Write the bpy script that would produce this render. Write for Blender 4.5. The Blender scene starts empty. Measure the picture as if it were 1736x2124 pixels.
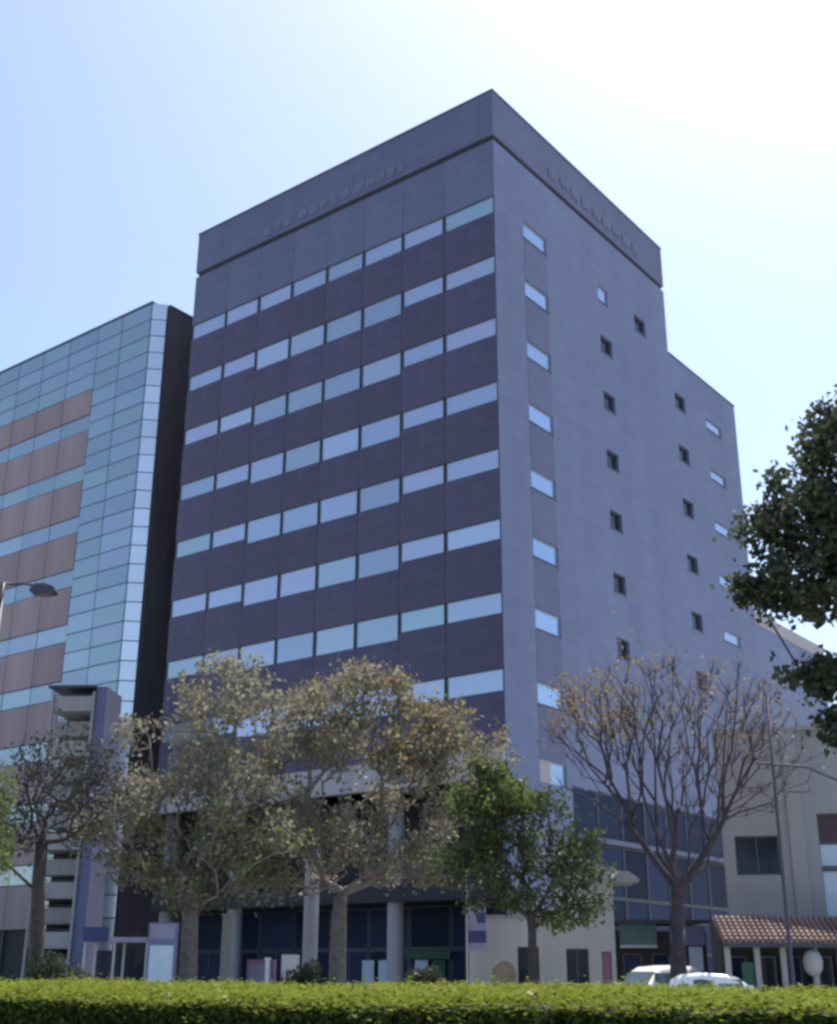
import bpy, math, random
import numpy as np
from mathutils import Matrix, Vector

S = bpy.context.scene
COL = S.collection
R = math.radians
random.seed(7)
rng = np.random.default_rng(7)

# ------------------------------------------------------------------ camera
cd = bpy.data.cameras.new("camera")
cam = bpy.data.objects.new("camera", cd)
COL.objects.link(cam)
cd.sensor_fit = 'VERTICAL'
cd.sensor_height = 24.0
cd.lens = 24.0 * 2553.2 / 2124.0
cd.clip_start = 0.1
cd.clip_end = 6000
cam.location = (0, 0, 1.6)
cam.rotation_euler = (Matrix.Rotation(R(90 + 20.65), 3, 'X') @ Matrix.Rotation(R(0.224), 3, 'Z')).to_euler()
S.camera = cam

# ------------------------------------------------------------------ sky, sun, exposure
SUN_AZ, SUN_EL = 33.0, 64.0          # azimuth clockwise from the view direction (+Y)
W = bpy.data.worlds.new("World")
S.world = W
W.use_nodes = True
wn = W.node_tree
bgn = wn.nodes['Background']
sky = wn.nodes.new('ShaderNodeTexSky')
sky.sky_type = 'NISHITA'
sky.sun_disc = False
sky.sun_elevation = R(SUN_EL)
sky.sun_rotation = R(SUN_AZ)
sky.altitude = 20
sky.air_density = 1.0
sky.dust_density = 1.75
sky.ozone_density = 2.0
wn.links.new(sky.outputs[0], bgn.inputs[0])
bgn.inputs[1].default_value = 0.135

sd = bpy.data.lights.new("sun", 'SUN')
sd.energy = 4.0
sd.angle = R(0.55)
sd.color = (1.0, 0.95, 0.86)
sun = bpy.data.objects.new("sun", sd)
COL.objects.link(sun)
sv = Vector((math.sin(R(SUN_AZ)) * math.cos(R(SUN_EL)), math.cos(R(SUN_AZ)) * math.cos(R(SUN_EL)), math.sin(R(SUN_EL))))
sun.rotation_euler = sv.to_track_quat('Z', 'Y').to_euler()
sun.location = (30, 60, 90)

S.view_settings.view_transform = 'Standard'
S.view_settings.look = 'None'
S.view_settings.exposure = 0.80
S.view_settings.gamma = 1
S.view_settings.use_curve_mapping = False
S.cycles.use_denoising = True
S.cycles.max_bounces = 8
S.cycles.filter_width = 3.0

# ------------------------------------------------------------------ materials
def nmat(name):
    m = bpy.data.materials.new(name)
    m.use_nodes = True
    nt = m.node_tree
    return m, nt, nt.nodes['Principled BSDF']

def surf(name, c, var=0.12, scale=2.0, rough=0.75, streak=False, bump=0.15, bscale=40.0, metallic=0.0, spec=0.4, c2=None, course=None, tiles=None):
    """matt surface: base colour with soft mottling, optional rain streaks and course relief"""
    m, nt, b = nmat(name)
    N = nt.nodes; Lk = nt.links
    tc = N.new('ShaderNodeTexCoord')
    mp = N.new('ShaderNodeMapping')
    if streak:
        mp.inputs['Scale'].default_value = (1.0, 1.0, 0.12)
    Lk.new(tc.outputs['Object'], mp.inputs[0])
    nz = N.new('ShaderNodeTexNoise')
    nz.inputs['Scale'].default_value = scale
    nz.inputs['Detail'].default_value = 6
    nz.inputs['Roughness'].default_value = 0.65
    Lk.new(mp.outputs[0], nz.inputs['Vector'])
    cr = N.new('ShaderNodeValToRGB')
    lo = [x * (1 - var) for x in c]
    hi = [x * (1 + var) for x in (c2 or c)]
    cr.color_ramp.elements[0].position = 0.3
    cr.color_ramp.elements[1].position = 0.7
    cr.color_ramp.elements[0].color = (*lo, 1)
    cr.color_ramp.elements[1].color = (*hi, 1)
    Lk.new(nz.outputs['Fac'], cr.inputs[0])
    oi = N.new('ShaderNodeObjectInfo')
    mr = N.new('ShaderNodeMapRange')
    mr.inputs[3].default_value = 1 - var * 0.6
    mr.inputs[4].default_value = 1 + var * 0.6
    Lk.new(oi.outputs['Random'], mr.inputs[0])
    mx = N.new('ShaderNodeVectorMath'); mx.operation = 'SCALE'
    Lk.new(cr.outputs[0], mx.inputs[0]); Lk.new(mr.outputs[0], mx.inputs['Scale'])
    colour = mx.outputs[0]
    if tiles:
        tw, th, con = tiles
        sx = N.new('ShaderNodeSeparateXYZ'); Lk.new(tc.outputs['Object'], sx.inputs[0])
        ad2 = N.new('ShaderNodeMath'); ad2.operation = 'ADD'; Lk.new(sx.outputs[0], ad2.inputs[0]); Lk.new(sx.outputs[1], ad2.inputs[1])
        cb = N.new('ShaderNodeCombineXYZ'); Lk.new(ad2.outputs[0], cb.inputs[0]); Lk.new(sx.outputs[2], cb.inputs[1])
        bt = N.new('ShaderNodeTexBrick')
        bt.inputs['Color1'].default_value = (1 + con, 1 + con, 1 + con, 1); bt.inputs['Color2'].default_value = (1 - con, 1 - con, 1 - con, 1)
        bt.inputs['Mortar'].default_value = (1 - 3 * con, 1 - 3 * con, 1 - 3 * con, 1)
        bt.inputs['Scale'].default_value = 1.0; bt.inputs['Mortar Size'].default_value = 0.012
        bt.inputs['Brick Width'].default_value = tw; bt.inputs['Row Height'].default_value = th
        bt.offset = 0.0
        Lk.new(cb.outputs[0], bt.inputs['Vector'])
        mm = N.new('ShaderNodeVectorMath'); mm.operation = 'MULTIPLY'
        Lk.new(colour, mm.inputs[0]); Lk.new(bt.outputs['Color'], mm.inputs[1])
        colour = mm.outputs[0]
    Lk.new(colour, b.inputs['Base Color'])
    b.inputs['Roughness'].default_value = rough
    b.inputs['Metallic'].default_value = metallic
    b.inputs['Specular IOR Level'].default_value = spec
    if bump:
        n2 = N.new('ShaderNodeTexNoise')
        n2.inputs['Scale'].default_value = bscale
        n2.inputs['Detail'].default_value = 4
        Lk.new(tc.outputs['Object'], n2.inputs['Vector'])
        bp = N.new('ShaderNodeBump')
        bp.inputs['Strength'].default_value = bump
        bp.inputs['Distance'].default_value = 0.02
        h = n2.outputs['Fac']
        if course:
            wv = N.new('ShaderNodeTexWave')
            wv.bands_direction = 'Z'
            wv.inputs['Scale'].default_value = course
            Lk.new(tc.outputs['Object'], wv.inputs['Vector'])
            ad = N.new('ShaderNodeMath'); ad.operation = 'ADD'
            Lk.new(wv.outputs['Fac'], ad.inputs[0]); Lk.new(h, ad.inputs[1])
            h = ad.outputs[0]
        Lk.new(h, bp.inputs['Height'])
        Lk.new(bp.outputs[0], b.inputs['Normal'])
    return m

def glass(name, c, metallic=0.5, rough=0.06, var=0.15, wave=0.02, ior=1.6, spec=0.5, tints=None):
    """reflective coated window glass, each pane a little different"""
    m, nt, b = nmat(name)
    N = nt.nodes; Lk = nt.links
    oi = N.new('ShaderNodeObjectInfo')
    cr = N.new('ShaderNodeValToRGB')
    cr.color_ramp.elements[0].color = (*[x * (1 - var) for x in c], 1)
    cr.color_ramp.elements[1].color = (*[min(1, x * (1 + var)) for x in c], 1)
    for i, t in enumerate(tints or []):
        e = cr.color_ramp.elements.new((i + 1) / (len(tints) + 1)); e.color = (*t, 1)
    b.inputs['Specular IOR Level'].default_value = spec
    Lk.new(oi.outputs['Random'], cr.inputs[0])
    Lk.new(cr.outputs[0], b.inputs['Base Color'])
    b.inputs['Metallic'].default_value = metallic
    b.inputs['Roughness'].default_value = rough
    b.inputs['IOR'].default_value = ior
    tc = N.new('ShaderNodeTexCoord')
    nz = N.new('ShaderNodeTexNoise')
    nz.inputs['Scale'].default_value = 0.9
    nz.inputs['Detail'].default_value = 1
    ge = N.new('ShaderNodeNewGeometry')
    Lk.new(ge.outputs['Position'], nz.inputs['Vector'])
    bp = N.new('ShaderNodeBump')
    bp.inputs['Strength'].default_value = 0.5
    bp.inputs['Distance'].default_value = wave
    Lk.new(nz.outputs['Fac'], bp.inputs['Height'])
    Lk.new(bp.outputs[0], b.inputs['Normal'])
    return m

def leaf(name, cols, transl=0.4, gloss=0.012):
    """leaf: colour picked per leaf, light passes through"""
    m, nt, b = nmat(name)
    N = nt.nodes; Lk = nt.links
    N.remove(b)
    ge = N.new('ShaderNodeNewGeometry')
    cr = N.new('ShaderNodeValToRGB')
    el = cr.color_ramp.elements
    el[0].color = (*cols[0], 1); el[0].position = 0
    el[1].color = (*cols[-1], 1); el[1].position = 1
    for i, c in enumerate(cols[1:-1]):
        e = el.new((i + 1) / (len(cols) - 1)); e.color = (*c, 1)
    Lk.new(ge.outputs['Random Per Island'], cr.inputs[0])
    df = N.new('ShaderNodeBsdfDiffuse'); tr = N.new('ShaderNodeBsdfTranslucent'); gl = N.new('ShaderNodeBsdfGlossy')
    gl.inputs['Roughness'].default_value = 0.35
    Lk.new(cr.outputs[0], df.inputs[0]); Lk.new(cr.outputs[0], tr.inputs[0])
    m1 = N.new('ShaderNodeMixShader'); m1.inputs[0].default_value = transl
    Lk.new(df.outputs[0], m1.inputs[1]); Lk.new(tr.outputs[0], m1.inputs[2])
    m2 = N.new('ShaderNodeMixShader'); m2.inputs[0].default_value = gloss
    Lk.new(m1.outputs[0], m2.inputs[1]); Lk.new(gl.outputs[0], m2.inputs[2])
    Lk.new(m2.outputs[0], N['Material Output'].inputs[0])
    return m

M = {
    'ground': surf('ground_soil', (0.16, 0.15, 0.13), 0.3, 0.6),
    'road': surf('asphalt', (0.05, 0.05, 0.052), 0.25, 1.5, 0.85, bump=0.4, bscale=120),
    'pave': surf('paving', (0.3, 0.29, 0.27), 0.15, 1.0),
    'kerb': surf('kerb_concrete', (0.38, 0.37, 0.35), 0.12, 2.0),
    'paint': surf('road_paint', (0.75, 0.75, 0.72), 0.1, 6.0),
    'plum': surf('plum_tile_cladding', (0.082, 0.070, 0.128), 0.16, 0.5, 0.55, streak=True, course=1.6, bump=0.25, tiles=(0.9, 0.45, 0.07)),
    'slate': surf('slate_tile_cladding', (0.135, 0.145, 0.245), 0.10, 0.35, 0.6, streak=True, course=1.6, bump=0.2, tiles=(1.2, 0.6, 0.05)),
    'wallgrey': surf('grey_tile_wall', (0.172, 0.202, 0.330), 0.09, 0.3, 0.6, streak=True, bump=0.15, tiles=(1.2, 0.65, 0.05)),
    'groove': surf('dark_groove', (0.05, 0.05, 0.06), 0.1),
    'fascia': surf('pale_fascia', (0.42, 0.39, 0.40), 0.1, 0.8, streak=True),
    'frame': surf('window_frame_metal', (0.10, 0.11, 0.13), 0.1, 3.0, 0.45, metallic=0.5),
    'alu': surf('aluminium', (0.42, 0.45, 0.48), 0.08, 3.0, 0.4, metallic=0.6),
    'letter': surf('sign_metal', (0.215, 0.23, 0.345), 0.1, 3.0, 0.45),
    'core': surf('dark_core', (0.035, 0.033, 0.04), 0.2, 1.0),
    'sideblack': surf('dark_side_panel', (0.085, 0.078, 0.10), 0.3, 0.7, 0.6, streak=True),  # dark wall panel; its colour also holds the shade of the gap
    'glass': glass('window_glass', (0.48, 0.54, 0.66), 0.6, 0.12, 0.14, tints=[(0.42, 0.54, 0.58), (0.52, 0.53, 0.68), (0.45, 0.52, 0.66), (0.39, 0.45, 0.55)]),
    'glass_r': glass('side_window_glass', (0.32, 0.44, 0.62), 0.6, 0.12, 0.08),
    'glass_d': glass('dark_glass', (0.03, 0.035, 0.055), 0.0, 0.08, 0.3, ior=1.3),
    'curtain': glass('curtain_wall_glass', (0.36, 0.44, 0.50), 0.6, 0.10, 0.14, wave=0.05, tints=[(0.35, 0.46, 0.49), (0.38, 0.43, 0.52), (0.31, 0.39, 0.45)]),
    'curtain_b': glass('corner_glass', (0.78, 0.82, 0.88), 0.6, 0.12, 0.10),  # brighter than the curtain glass: sky reflection put into the colour
    'podium': glass('podium_glass', (0.03, 0.042, 0.085), 0.0, 0.2, 0.4, ior=1.2, spec=0.08),
    'red': surf('brick_red_spandrel', (0.30, 0.235, 0.255), 0.16, 0.8, 0.7, streak=True, course=2.0, bump=0.25),
    'beige': surf('beige_render', (0.36, 0.335, 0.335), 0.10, 0.8, 0.85, streak=True),
    'beige2': surf('grey_beige_render', (0.33, 0.32, 0.325), 0.10, 0.8, 0.85, streak=True),
    'concrete': surf('pale_concrete', (0.33, 0.315, 0.31), 0.14, 1.2, 0.85, streak=True),
    'stone': surf('tan_stone', (0.20, 0.175, 0.13), 0.25, 3.0, 0.85, bump=0.4),
    'white': surf('white_paint', (0.78, 0.78, 0.78), 0.04, 3.0, 0.35),
    'carwhite': surf('white_car_paint', (0.80, 0.80, 0.80), 0.02, 3.0, 0.25, bump=0, spec=0.6),
    'blue': surf('blue_sign', (0.045, 0.055, 0.17), 0.15, 3.0, 0.5),
    'blue2': surf('blue_grey_sign', (0.16, 0.18, 0.32), 0.1, 3.0, 0.5),
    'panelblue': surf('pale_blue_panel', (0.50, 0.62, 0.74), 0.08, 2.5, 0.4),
    'lilac': surf('lilac_sign', (0.27, 0.26, 0.37), 0.15, 2.5, 0.5),
    'pink': surf('faded_magenta', (0.26, 0.13, 0.22), 0.15, 3.0, 0.5),
    'green': surf('green_shop_panel', (0.02, 0.09, 0.055), 0.2, 3.0, 0.5),
    'teal': surf('teal_panel', (0.09, 0.17, 0.17), 0.2, 2.0, 0.5),
    'tile': surf('clay_roof_tile', (0.17, 0.10, 0.09), 0.35, 3.0, 0.8, c2=(0.22, 0.15, 0.13)),
    'maroon': surf('maroon_blind', (0.075, 0.045, 0.055), 0.2, 3.0, 0.5),
    'windscreen': glass('windscreen_glass', (0.10, 0.15, 0.16), 0.2, 0.08, 0.1),
    'palegrey': surf('pale_grey_render', (0.46, 0.45, 0.455), 0.12, 0.9, 0.85, streak=True),
    'metal': surf('dark_metal', (0.06, 0.065, 0.08), 0.15, 4.0, 0.5, metallic=0.4),
    'galv': surf('weathered_pole', (0.085, 0.085, 0.105), 0.12, 4.0, 0.55, metallic=0.3),
    'lens': surf('lamp_lens', (0.10, 0.11, 0.10), 0.1, 3.0, 0.3),
    'rubber': surf('rubber', (0.03, 0.03, 0.03), 0.1, 8.0, 0.9),
    'bark': surf('grey_brown_bark', (0.20, 0.175, 0.16), 0.35, 6.0, 0.9, bump=0.6, bscale=18),
    'bark_d': surf('dark_bark', (0.060, 0.050, 0.050), 0.35, 6.0, 0.9, bump=0.6, bscale=18),
    'bark_v': surf('violet_grey_bark', (0.055, 0.045, 0.060), 0.35, 6.0, 0.9, bump=0.6, bscale=18),
    'leaf_mix': leaf('budding_olive_leaf', [(0.20, 0.185, 0.155), (0.28, 0.275, 0.16), (0.25, 0.21, 0.195), (0.23, 0.26, 0.13), (0.30, 0.255, 0.22)], 0.5, 0.008),
    'leaf_green': leaf('evergreen_leaf', [(0.065, 0.095, 0.05), (0.11, 0.15, 0.055), (0.08, 0.11, 0.065), (0.14, 0.18, 0.06), (0.14, 0.135, 0.10)], 0.5),
    'leaf_orange': leaf('pale_orange_bud', [(0.26, 0.15, 0.07), (0.28, 0.24, 0.08), (0.24, 0.15, 0.11), (0.21, 0.21, 0.08)], 0.45),
    'leaf_dark': leaf('dark_leaf', [(0.04, 0.052, 0.035), (0.07, 0.09, 0.04), (0.055, 0.06, 0.05), (0.08, 0.115, 0.04), (0.11, 0.105, 0.095)], 0.4, 0.02),
    'leaf_shade': leaf('sombre_leaf', [(0.035, 0.035, 0.032), (0.05, 0.052, 0.04), (0.045, 0.065, 0.035), (0.065, 0.06, 0.062)], 0.3),
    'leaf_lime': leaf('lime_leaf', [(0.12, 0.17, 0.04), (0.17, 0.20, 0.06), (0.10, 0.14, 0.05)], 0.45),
    'leaf_hedge': leaf('hedge_leaf', [(0.03, 0.05, 0.014), (0.045, 0.065, 0.015), (0.035, 0.06, 0.015), (0.06, 0.065, 0.02)], 0.2, 0.012),
    'leaf_hedge_lit': leaf('hedge_leaf_sunlit', [(0.13, 0.175, 0.024), (0.185, 0.22, 0.03), (0.15, 0.20, 0.028), (0.23, 0.22, 0.055)], 0.35, 0.006),  # lighter copy of the hedge leaf: sun on the top put into colour
    'hedge_core': surf('hedge_twigs', (0.03, 0.035, 0.015), 0.3, 8.0, 0.9),
}

# ------------------------------------------------------------------ mesh helpers
class MB:
    def __init__(s): s.v = []; s.f = []
    def box(s, x0, x1, y0, y1, z0, z1):
        n = len(s.v)
        s.v += [(x0, y0, z0), (x1, y0, z0), (x1, y1, z0), (x0, y1, z0), (x0, y0, z1), (x1, y0, z1), (x1, y1, z1), (x0, y1, z1)]
        s.f += [tuple(n + i for i in q) for q in ((0, 3, 2, 1), (4, 5, 6, 7), (0, 1, 5, 4), (1, 2, 6, 5), (2, 3, 7, 6), (3, 0, 4, 7))]
        return s
    def prism(s, poly, axis, a, b):
        """poly: 2-D outline; extruded along axis ('x','y','z') from a to b"""
        n = len(s.v); k = len(poly)
        for t in (a, b):
            for p, q in poly:
                s.v.append({'x': (t, p, q), 'y': (p, t, q), 'z': (p, q, t)}[axis])
        s.f.append(tuple(range(n, n + k))[::-1]); s.f.append(tuple(range(n + k, n + 2 * k)))
        for i in range(k):
            j = (i + 1) % k
            s.f.append((n + i, n + j, n + k + j, n + k + i))
        return s
    def tube(s, pts, rad, sides=8):
        if not hasattr(rad, '__len__'): rad = [rad] * len(pts)
        pts = [Vector(p) for p in pts]
        n = len(s.v)
        for i, p in enumerate(pts):
            d = (pts[min(i + 1, len(pts) - 1)] - pts[max(i - 1, 0)]).normalized()
            a = d.cross(Vector((0, 0, 1)) if abs(d.z) < .9 else Vector((1, 0, 0))).normalized()
            b = d.cross(a)
            for k in range(sides):
                t = 2 * math.pi * k / sides
                s.v.append(tuple(p + (a * math.cos(t) + b * math.sin(t)) * rad[i]))
        for i in range(len(pts) - 1):
            for k in range(sides):
                j = (k + 1) % sides
                s.f.append((n + i * sides + k, n + i * sides + j, n + (i + 1) * sides + j, n + (i + 1) * sides + k))
        s.f.append(tuple(n + k for k in range(sides)))
        s.f.append(tuple(n + (len(pts) - 1) * sides + k for k in range(sides)))
        return s
    def mesh(s, name, mat, smooth=False, bevel=0):
        me = bpy.data.meshes.new(name)
        me.from_pydata(s.v, [], s.f)
        me.materials.append(M[mat] if isinstance(mat, str) else mat)
        if smooth:
            me.polygons.foreach_set('use_smooth', [True] * len(me.polygons))
        me.update()
        return me

def link(name, me, parent=None, loc=(0, 0, 0), rot=None):
    o = bpy.data.objects.new(name, me)
    COL.objects.link(o)
    o.location = loc
    if rot: o.rotation_euler = rot
    if parent: o.parent = parent
    return o

def tag(o, label, cat, group=None):
    o['label'] = label; o['category'] = cat
    if group: o['group'] = group
    return o

def thing(name, label, cat, loc=(0, 0, 0), rz=0, group=None):
    o = link(name, None, None, loc, (0, 0, rz))
    o.empty_display_size = 0.3
    return tag(o, label, cat, group)

def struct(name, mb, mat, loc=(0, 0, 0)):
    o = link(name, mb.mesh(name, mat), None, loc)
    o['kind'] = 'structure'
    return o

def boxpart(name, mat, parent, *b):
    return link(name, MB().box(*b).mesh(name, mat), parent)

def frame_mesh(w, h, t, d, mat, mull=0, bar=0):
    """rectangular window frame, origin at its lower left, front at y=0 (outward +y)"""
    m = MB()
    m.box(0, w, -d, 0, 0, t); m.box(0, w, -d, 0, h - t, h)
    m.box(0, t, -d, 0, t, h - t); m.box(w - t, w, -d, 0, t, h - t)
    for i in range(mull):
        x = w * (i + 1) / (mull + 1)
        m.box(x - t / 2, x + t / 2, -d, -0.004, t, h - t)
    if bar:
        m.box(t, w - t, -d, -0.006, bar - t / 2, bar + t / 2)
    return m.mesh('window', mat)

# ------------------------------------------------------------------ ground
def sheet(x0, x1, y0, y1, z):
    m = MB()
    m.v = [(x0, y0, z), (x1, y0, z), (x1, y1, z), (x0, y1, z)]; m.f = [(0, 1, 2, 3)]
    return m
struct('ground', sheet(-2500, 2500, -2500, 2500, 0), 'ground')
struct('road', sheet(-220, 220, 16.5, 27.5, 0.004), 'road')
mk = MB()
for i in range(-20, 21):
    n = len(mk.v); x = i * 6.0
    mk.v += [(x, 21.9, .008), (x + 3, 21.9, .008), (x + 3, 22.05, .008), (x, 22.05, .008)]; mk.f.append((n, n + 1, n + 2, n + 3))
struct('lane_marking', mk, 'paint')
struct('pavement', MB().box(-220, 220, 27.75, 100, 0.0, 0.12), 'pave')
struct('kerb', MB().box(-220, 220, 27.5, 27.745, 0.0, 0.135), 'kerb')
struct('near_pavement', MB().box(-220, 220, -12, 16.2, 0.0, 0.10), 'pave')
struct('near_kerb', MB().box(-220, 220, 16.205, 16.45, 0.0, 0.12), 'kerb')

# ------------------------------------------------------------------ the office tower
PH = 0.65817
CX, CY = 4.21, 58.83
DL = Vector((-math.cos(PH), math.sin(PH), 0))
DR = Vector((math.sin(PH), math.cos(PH), 0))
NL = Vector((-math.sin(PH), -math.cos(PH), 0))
TROT = math.pi - PH
def onL(u, out=0, z=0):                     # point by metres along the front, metres out of it, height
    p = Vector((CX, CY, 0)) + DL * u + NL * out
    return (p.x, p.y, z)

# local frame: x along the front, +y out of the front, right flank runs along -y and faces -x
tower = thing('office_tower', 'tall dark slate office tower with light window bands in the centre', 'building', (CX, CY, 0), TROT)
WL, D1, D2 = 24.87, 21.2, 31.75
HP, HT, HS = 46.75, 50.2, 41.9
UB = [0, 3.56, 6.6, 9.65, 12.63, 15.6, 18.55, 21.6, WL]
FL = 3.9
ZT = [43.0 - FL * i for i in range(8)]

mb = MB()
mb.box(0.3, WL, -D1, -0.2, 10.4, HP)             # upper body
mb.box(0.3, WL, -D2, -D1 - 0.002, 0, HS - 0.3)    # lower rear body
mb.box(0.3, WL, -D1, -4.0, 0, 10.398)            # set-back base
link('wall', mb.mesh('core', 'core'), tower)
boxpart('roof', 'slate', tower, 0.31, WL - 0.01, -D1 + 0.01, -0.21, HP + 0.004, HP + 0.5)
boxpart('roof', 'slate', tower, 0.31, WL - 0.01, -D2 + 0.01, -D1 - 0.01, HS - 0.29, HS - 0.05)

# parapet above the dark joint, a ring of four walls
mp = MB()
z0 = 47.12
mp.box(-0.02, WL, -0.4, 0.02, z0, HT); mp.box(-0.02, WL, -D1 - 0.02, -D1 + 0.36, z0, HT)
mp.box(-0.018, 0.36, -D1 + 0.365, -0.405, z0, HT); mp.box(WL - 0.36, WL - 0.002, -D1 + 0.365, -0.405, z0, HT)
par = link('parapet', mp.mesh('parapet', 'slate'), tower)
mc = MB()
mc.box(-0.06, WL + 0.03, -0.46, 0.07, HT + 0.003, HT + 0.10); mc.box(-0.06, 0.42, -D1 - 0.05, -0.465, HT + 0.003, HT + 0.10)
link('coping', mc.mesh('coping', 'frame'), par)
boxpart('joint', 'groove', tower, 0.12, WL - 0.1, -D1 + 0.1, -0.14, HP + 0.003, z0 - 0.003)

# front: cladding panels between the window bands
def panel_mesh(w, h, mat): return MB().box(0.012, w - 0.012, -0.19, 0, 0.012, h - 0.012).mesh('panel', mat)
wh = lambda c, r: 1.52 if (2 <= c <= 5 and r > 0) else 1.17
frames, panes, panels = {}, {}, {}
def window(parent, w, h, loc, rot, gm, mull, key, depth=0.14, tilt=0.0, t=0.06):
    k = (round(w, 3), round(h, 3), mull, key)
    if k not in frames:
        frames[k] = frame_mesh(w, h, t, depth, 'alu' if key == 'Rlight' else 'frame', mull)
        panes[k] = MB().box(0.01, w - 0.01, -0.03, 0, 0.01, h - 0.01).mesh('pane', gm)
    f = link('window', frames[k], parent, loc, rot)
    link('pane', panes[k], f, (0, -0.05 - tilt, 0), (random.uniform(-.004, .004), 0, random.uniform(-.004, .004)))
    return f
for c in range(8):
    u0, u1 = UB[c], UB[c + 1]
    w = u1 - u0
    def pan(za, zb, mat):
        k = (round(w, 3), round(zb - za, 3), mat)
        if k not in panels: panels[k] = panel_mesh(w, zb - za, mat)
        link('cladding_panel', panels[k], tower, (u0, 0, za))
    pan(ZT[0], HP, 'slate')
    for r in range(8):
        h = wh(c, r)
        window(tower, w - 0.09, h, (u0 + 0.045, -0.02, ZT[r] - h), None, 'glass', 0, 'L')
        if r < 7: pan(ZT[r + 1], ZT[r] - h, 'plum')
        else: pan(11.83, ZT[r] - h, 'plum')
boxpart('fascia', 'fascia', tower, 0.02, WL, -4.0, 0.25, 10.4, 11.8)

# right flank: one wall with real openings
OP = []
for r in range(9): OP.append((3.0, 5.5, 42.85 - FL * r - 1.1, 42.85 - FL * r, 'light'))
OP.append((11.6, 12.8, 41.65, 42.75, 'light'))
for r in range(1, 8): OP.append((11.6, 13.05, 38.05 - FL * (r - 1), 39.2 - FL * (r - 1), 'dark'))
OP.append((16.4, 17.9, 41.7, 42.8, 'dark'))
for r in range(1, 7): OP.append((21.75, 23.3, 38.05 - FL * (r - 1), 39.2 - FL * (r - 1), 'dark'))
for r in range(1, 6): OP.append((26.65, 29.15, 38.25 - FL * (r - 1), 39.0 - FL * (r - 1), 'light'))
def pierced(u0, u1, za, zb, ops, depth):
    us = sorted({u0, u1, *[x for o in ops for x in o[:2] if u0 < x < u1]})
    zs = sorted({za, zb, *[x for o in ops for x in o[2:4] if za < x < zb]})
    m = MB(); idx = {}
    def vid(u, z, x):
        k = (u, z, x)
        if k not in idx: idx[k] = len(m.v); m.v.append((x, -u, z))
        return idx[k]
    for a, b in zip(us, us[1:]):
        for c, d in zip(zs, zs[1:]):
            if any(o[0] <= a and b <= o[1] and o[2] <= c and d <= o[3] for o in ops): continue
            m.f.append((vid(a, c, 0), vid(a, d, 0), vid(b, d, 0), vid(b, c, 0)))
    for o in ops:
        a, b, c, d = o[:4]
        for (p, q) in (((a, c), (b, c)), ((b, c), (b, d)), ((b, d), (a, d)), ((a, d), (a, c))):
            m.f.append((vid(*p, 0), vid(*q, 0), vid(*q, depth), vid(*p, depth)))
    # outer rim so the wall has thickness
    for (p, q) in (((u0, za), (u0, zb)), ((u0, zb), (u1, zb)), ((u1, zb), (u1, za)), ((u1, za), (u0, za))):
        e = 0.009 if p[0] == q[0] == u0 else 0.29      # the front cladding butts against the flank
        m.f.append((vid(*p, 0), vid(*q, 0), vid(*q, e), vid(*p, e)))
    return m
POD = (6.0, D1, 8.3, 10.7); POD2 = (D1, D2, 8.3, 10.7)
t1 = [o for o in OP if o[1] < D1]; t2 = [o for o in OP if o[0] > D1]
link('flank_wall', pierced(0, D1, 8.3, HP, t1 + [POD], 0.28).mesh('flank_wall', 'wallgrey'), tower)
link('flank_wall', pierced(D1, D2, 8.3, HS, t2 + [POD2], 0.28).mesh('flank_wall', 'wallgrey'), tower)
boxpart('flank_wall', 'wallgrey', tower, 0.0, 0.29, -6.0, -0.2, 0, 8.298)
boxpart('ledge', 'slate', tower, -0.2, 0.3, -D2, -6.0, 8.06, 8.29)
# end walls of the step and rear, and the coping of the low roof
boxpart('end_wall', 'wallgrey', tower, 0.3, WL, -D1 - 0.2, -D1 + 0.002, HS, HP)
boxpart('end_wall', 'wallgrey', tower, 0.002, WL, -D2 - 0.25, -D2 - 0.003, 0, HS)
boxpart('coping', 'frame', tower, -0.05, 0.3, -D2 - 0.28, -D1 - 0.03, HS + 0.003, HS + 0.09)
boxpart('rear_wing', 'wallgrey', tower, 0.0, WL, -45.3, -D2 - 0.253, 0, 25.0)
boxpart('rear_wing_parapet', 'fascia', tower, -0.05, WL, -45.35, -D2 - 0.256, 25.003, 25.95)
FR = -math.pi / 2 + math.pi            # frame y-outward -> flank outward (-x)
for (a, b, c, d, k) in OP:
    rec = 0.06 if k == 'light' else 0.2
    # frame x axis runs along -y of the tower from u=a
    f = window(tower, b - a - 0.02, d - c - 0.02, (rec, -b + 0.01, c + 0.01), (0, 0, math.pi / 2), 'glass_r' if k == 'light' else 'glass_d', 0, 'R' + k, 0.08, t=0.05)
for r in range(8):
    zt = 42.85 - FL * r - 1.1
    boxpart('spandrel', 'slate', tower, -0.014, 0.01, -5.48, -3.02, zt - FL + 1.1 + 0.03, zt - 0.06)
    boxpart('sill', 'frame', tower, -0.05, 0.02, -5.53, -2.97, zt - 0.055, zt - 0.005)
for (a, b, c, d, k) in OP:
    if a > 6: boxpart('sill', 'frame', tower, -0.05, 0.02, -b - 0.04, -a + 0.04, c - 0.05, c - 0.004)
# podium glazing under and above the ledge
for i in range(10):
    u = 6.05 + i * 2.57
    for j in range(4):
        window(tower, 2.5, 2.6 if j < 3 else 2.36, (0.05, -u - 2.53, 0.15 + j * 2.63 if j < 3 else 8.32), (0, 0, math.pi / 2), 'podium', 0, 'pod', 0.1)

COLS = (7.35, 18.6, 24.2)
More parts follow.
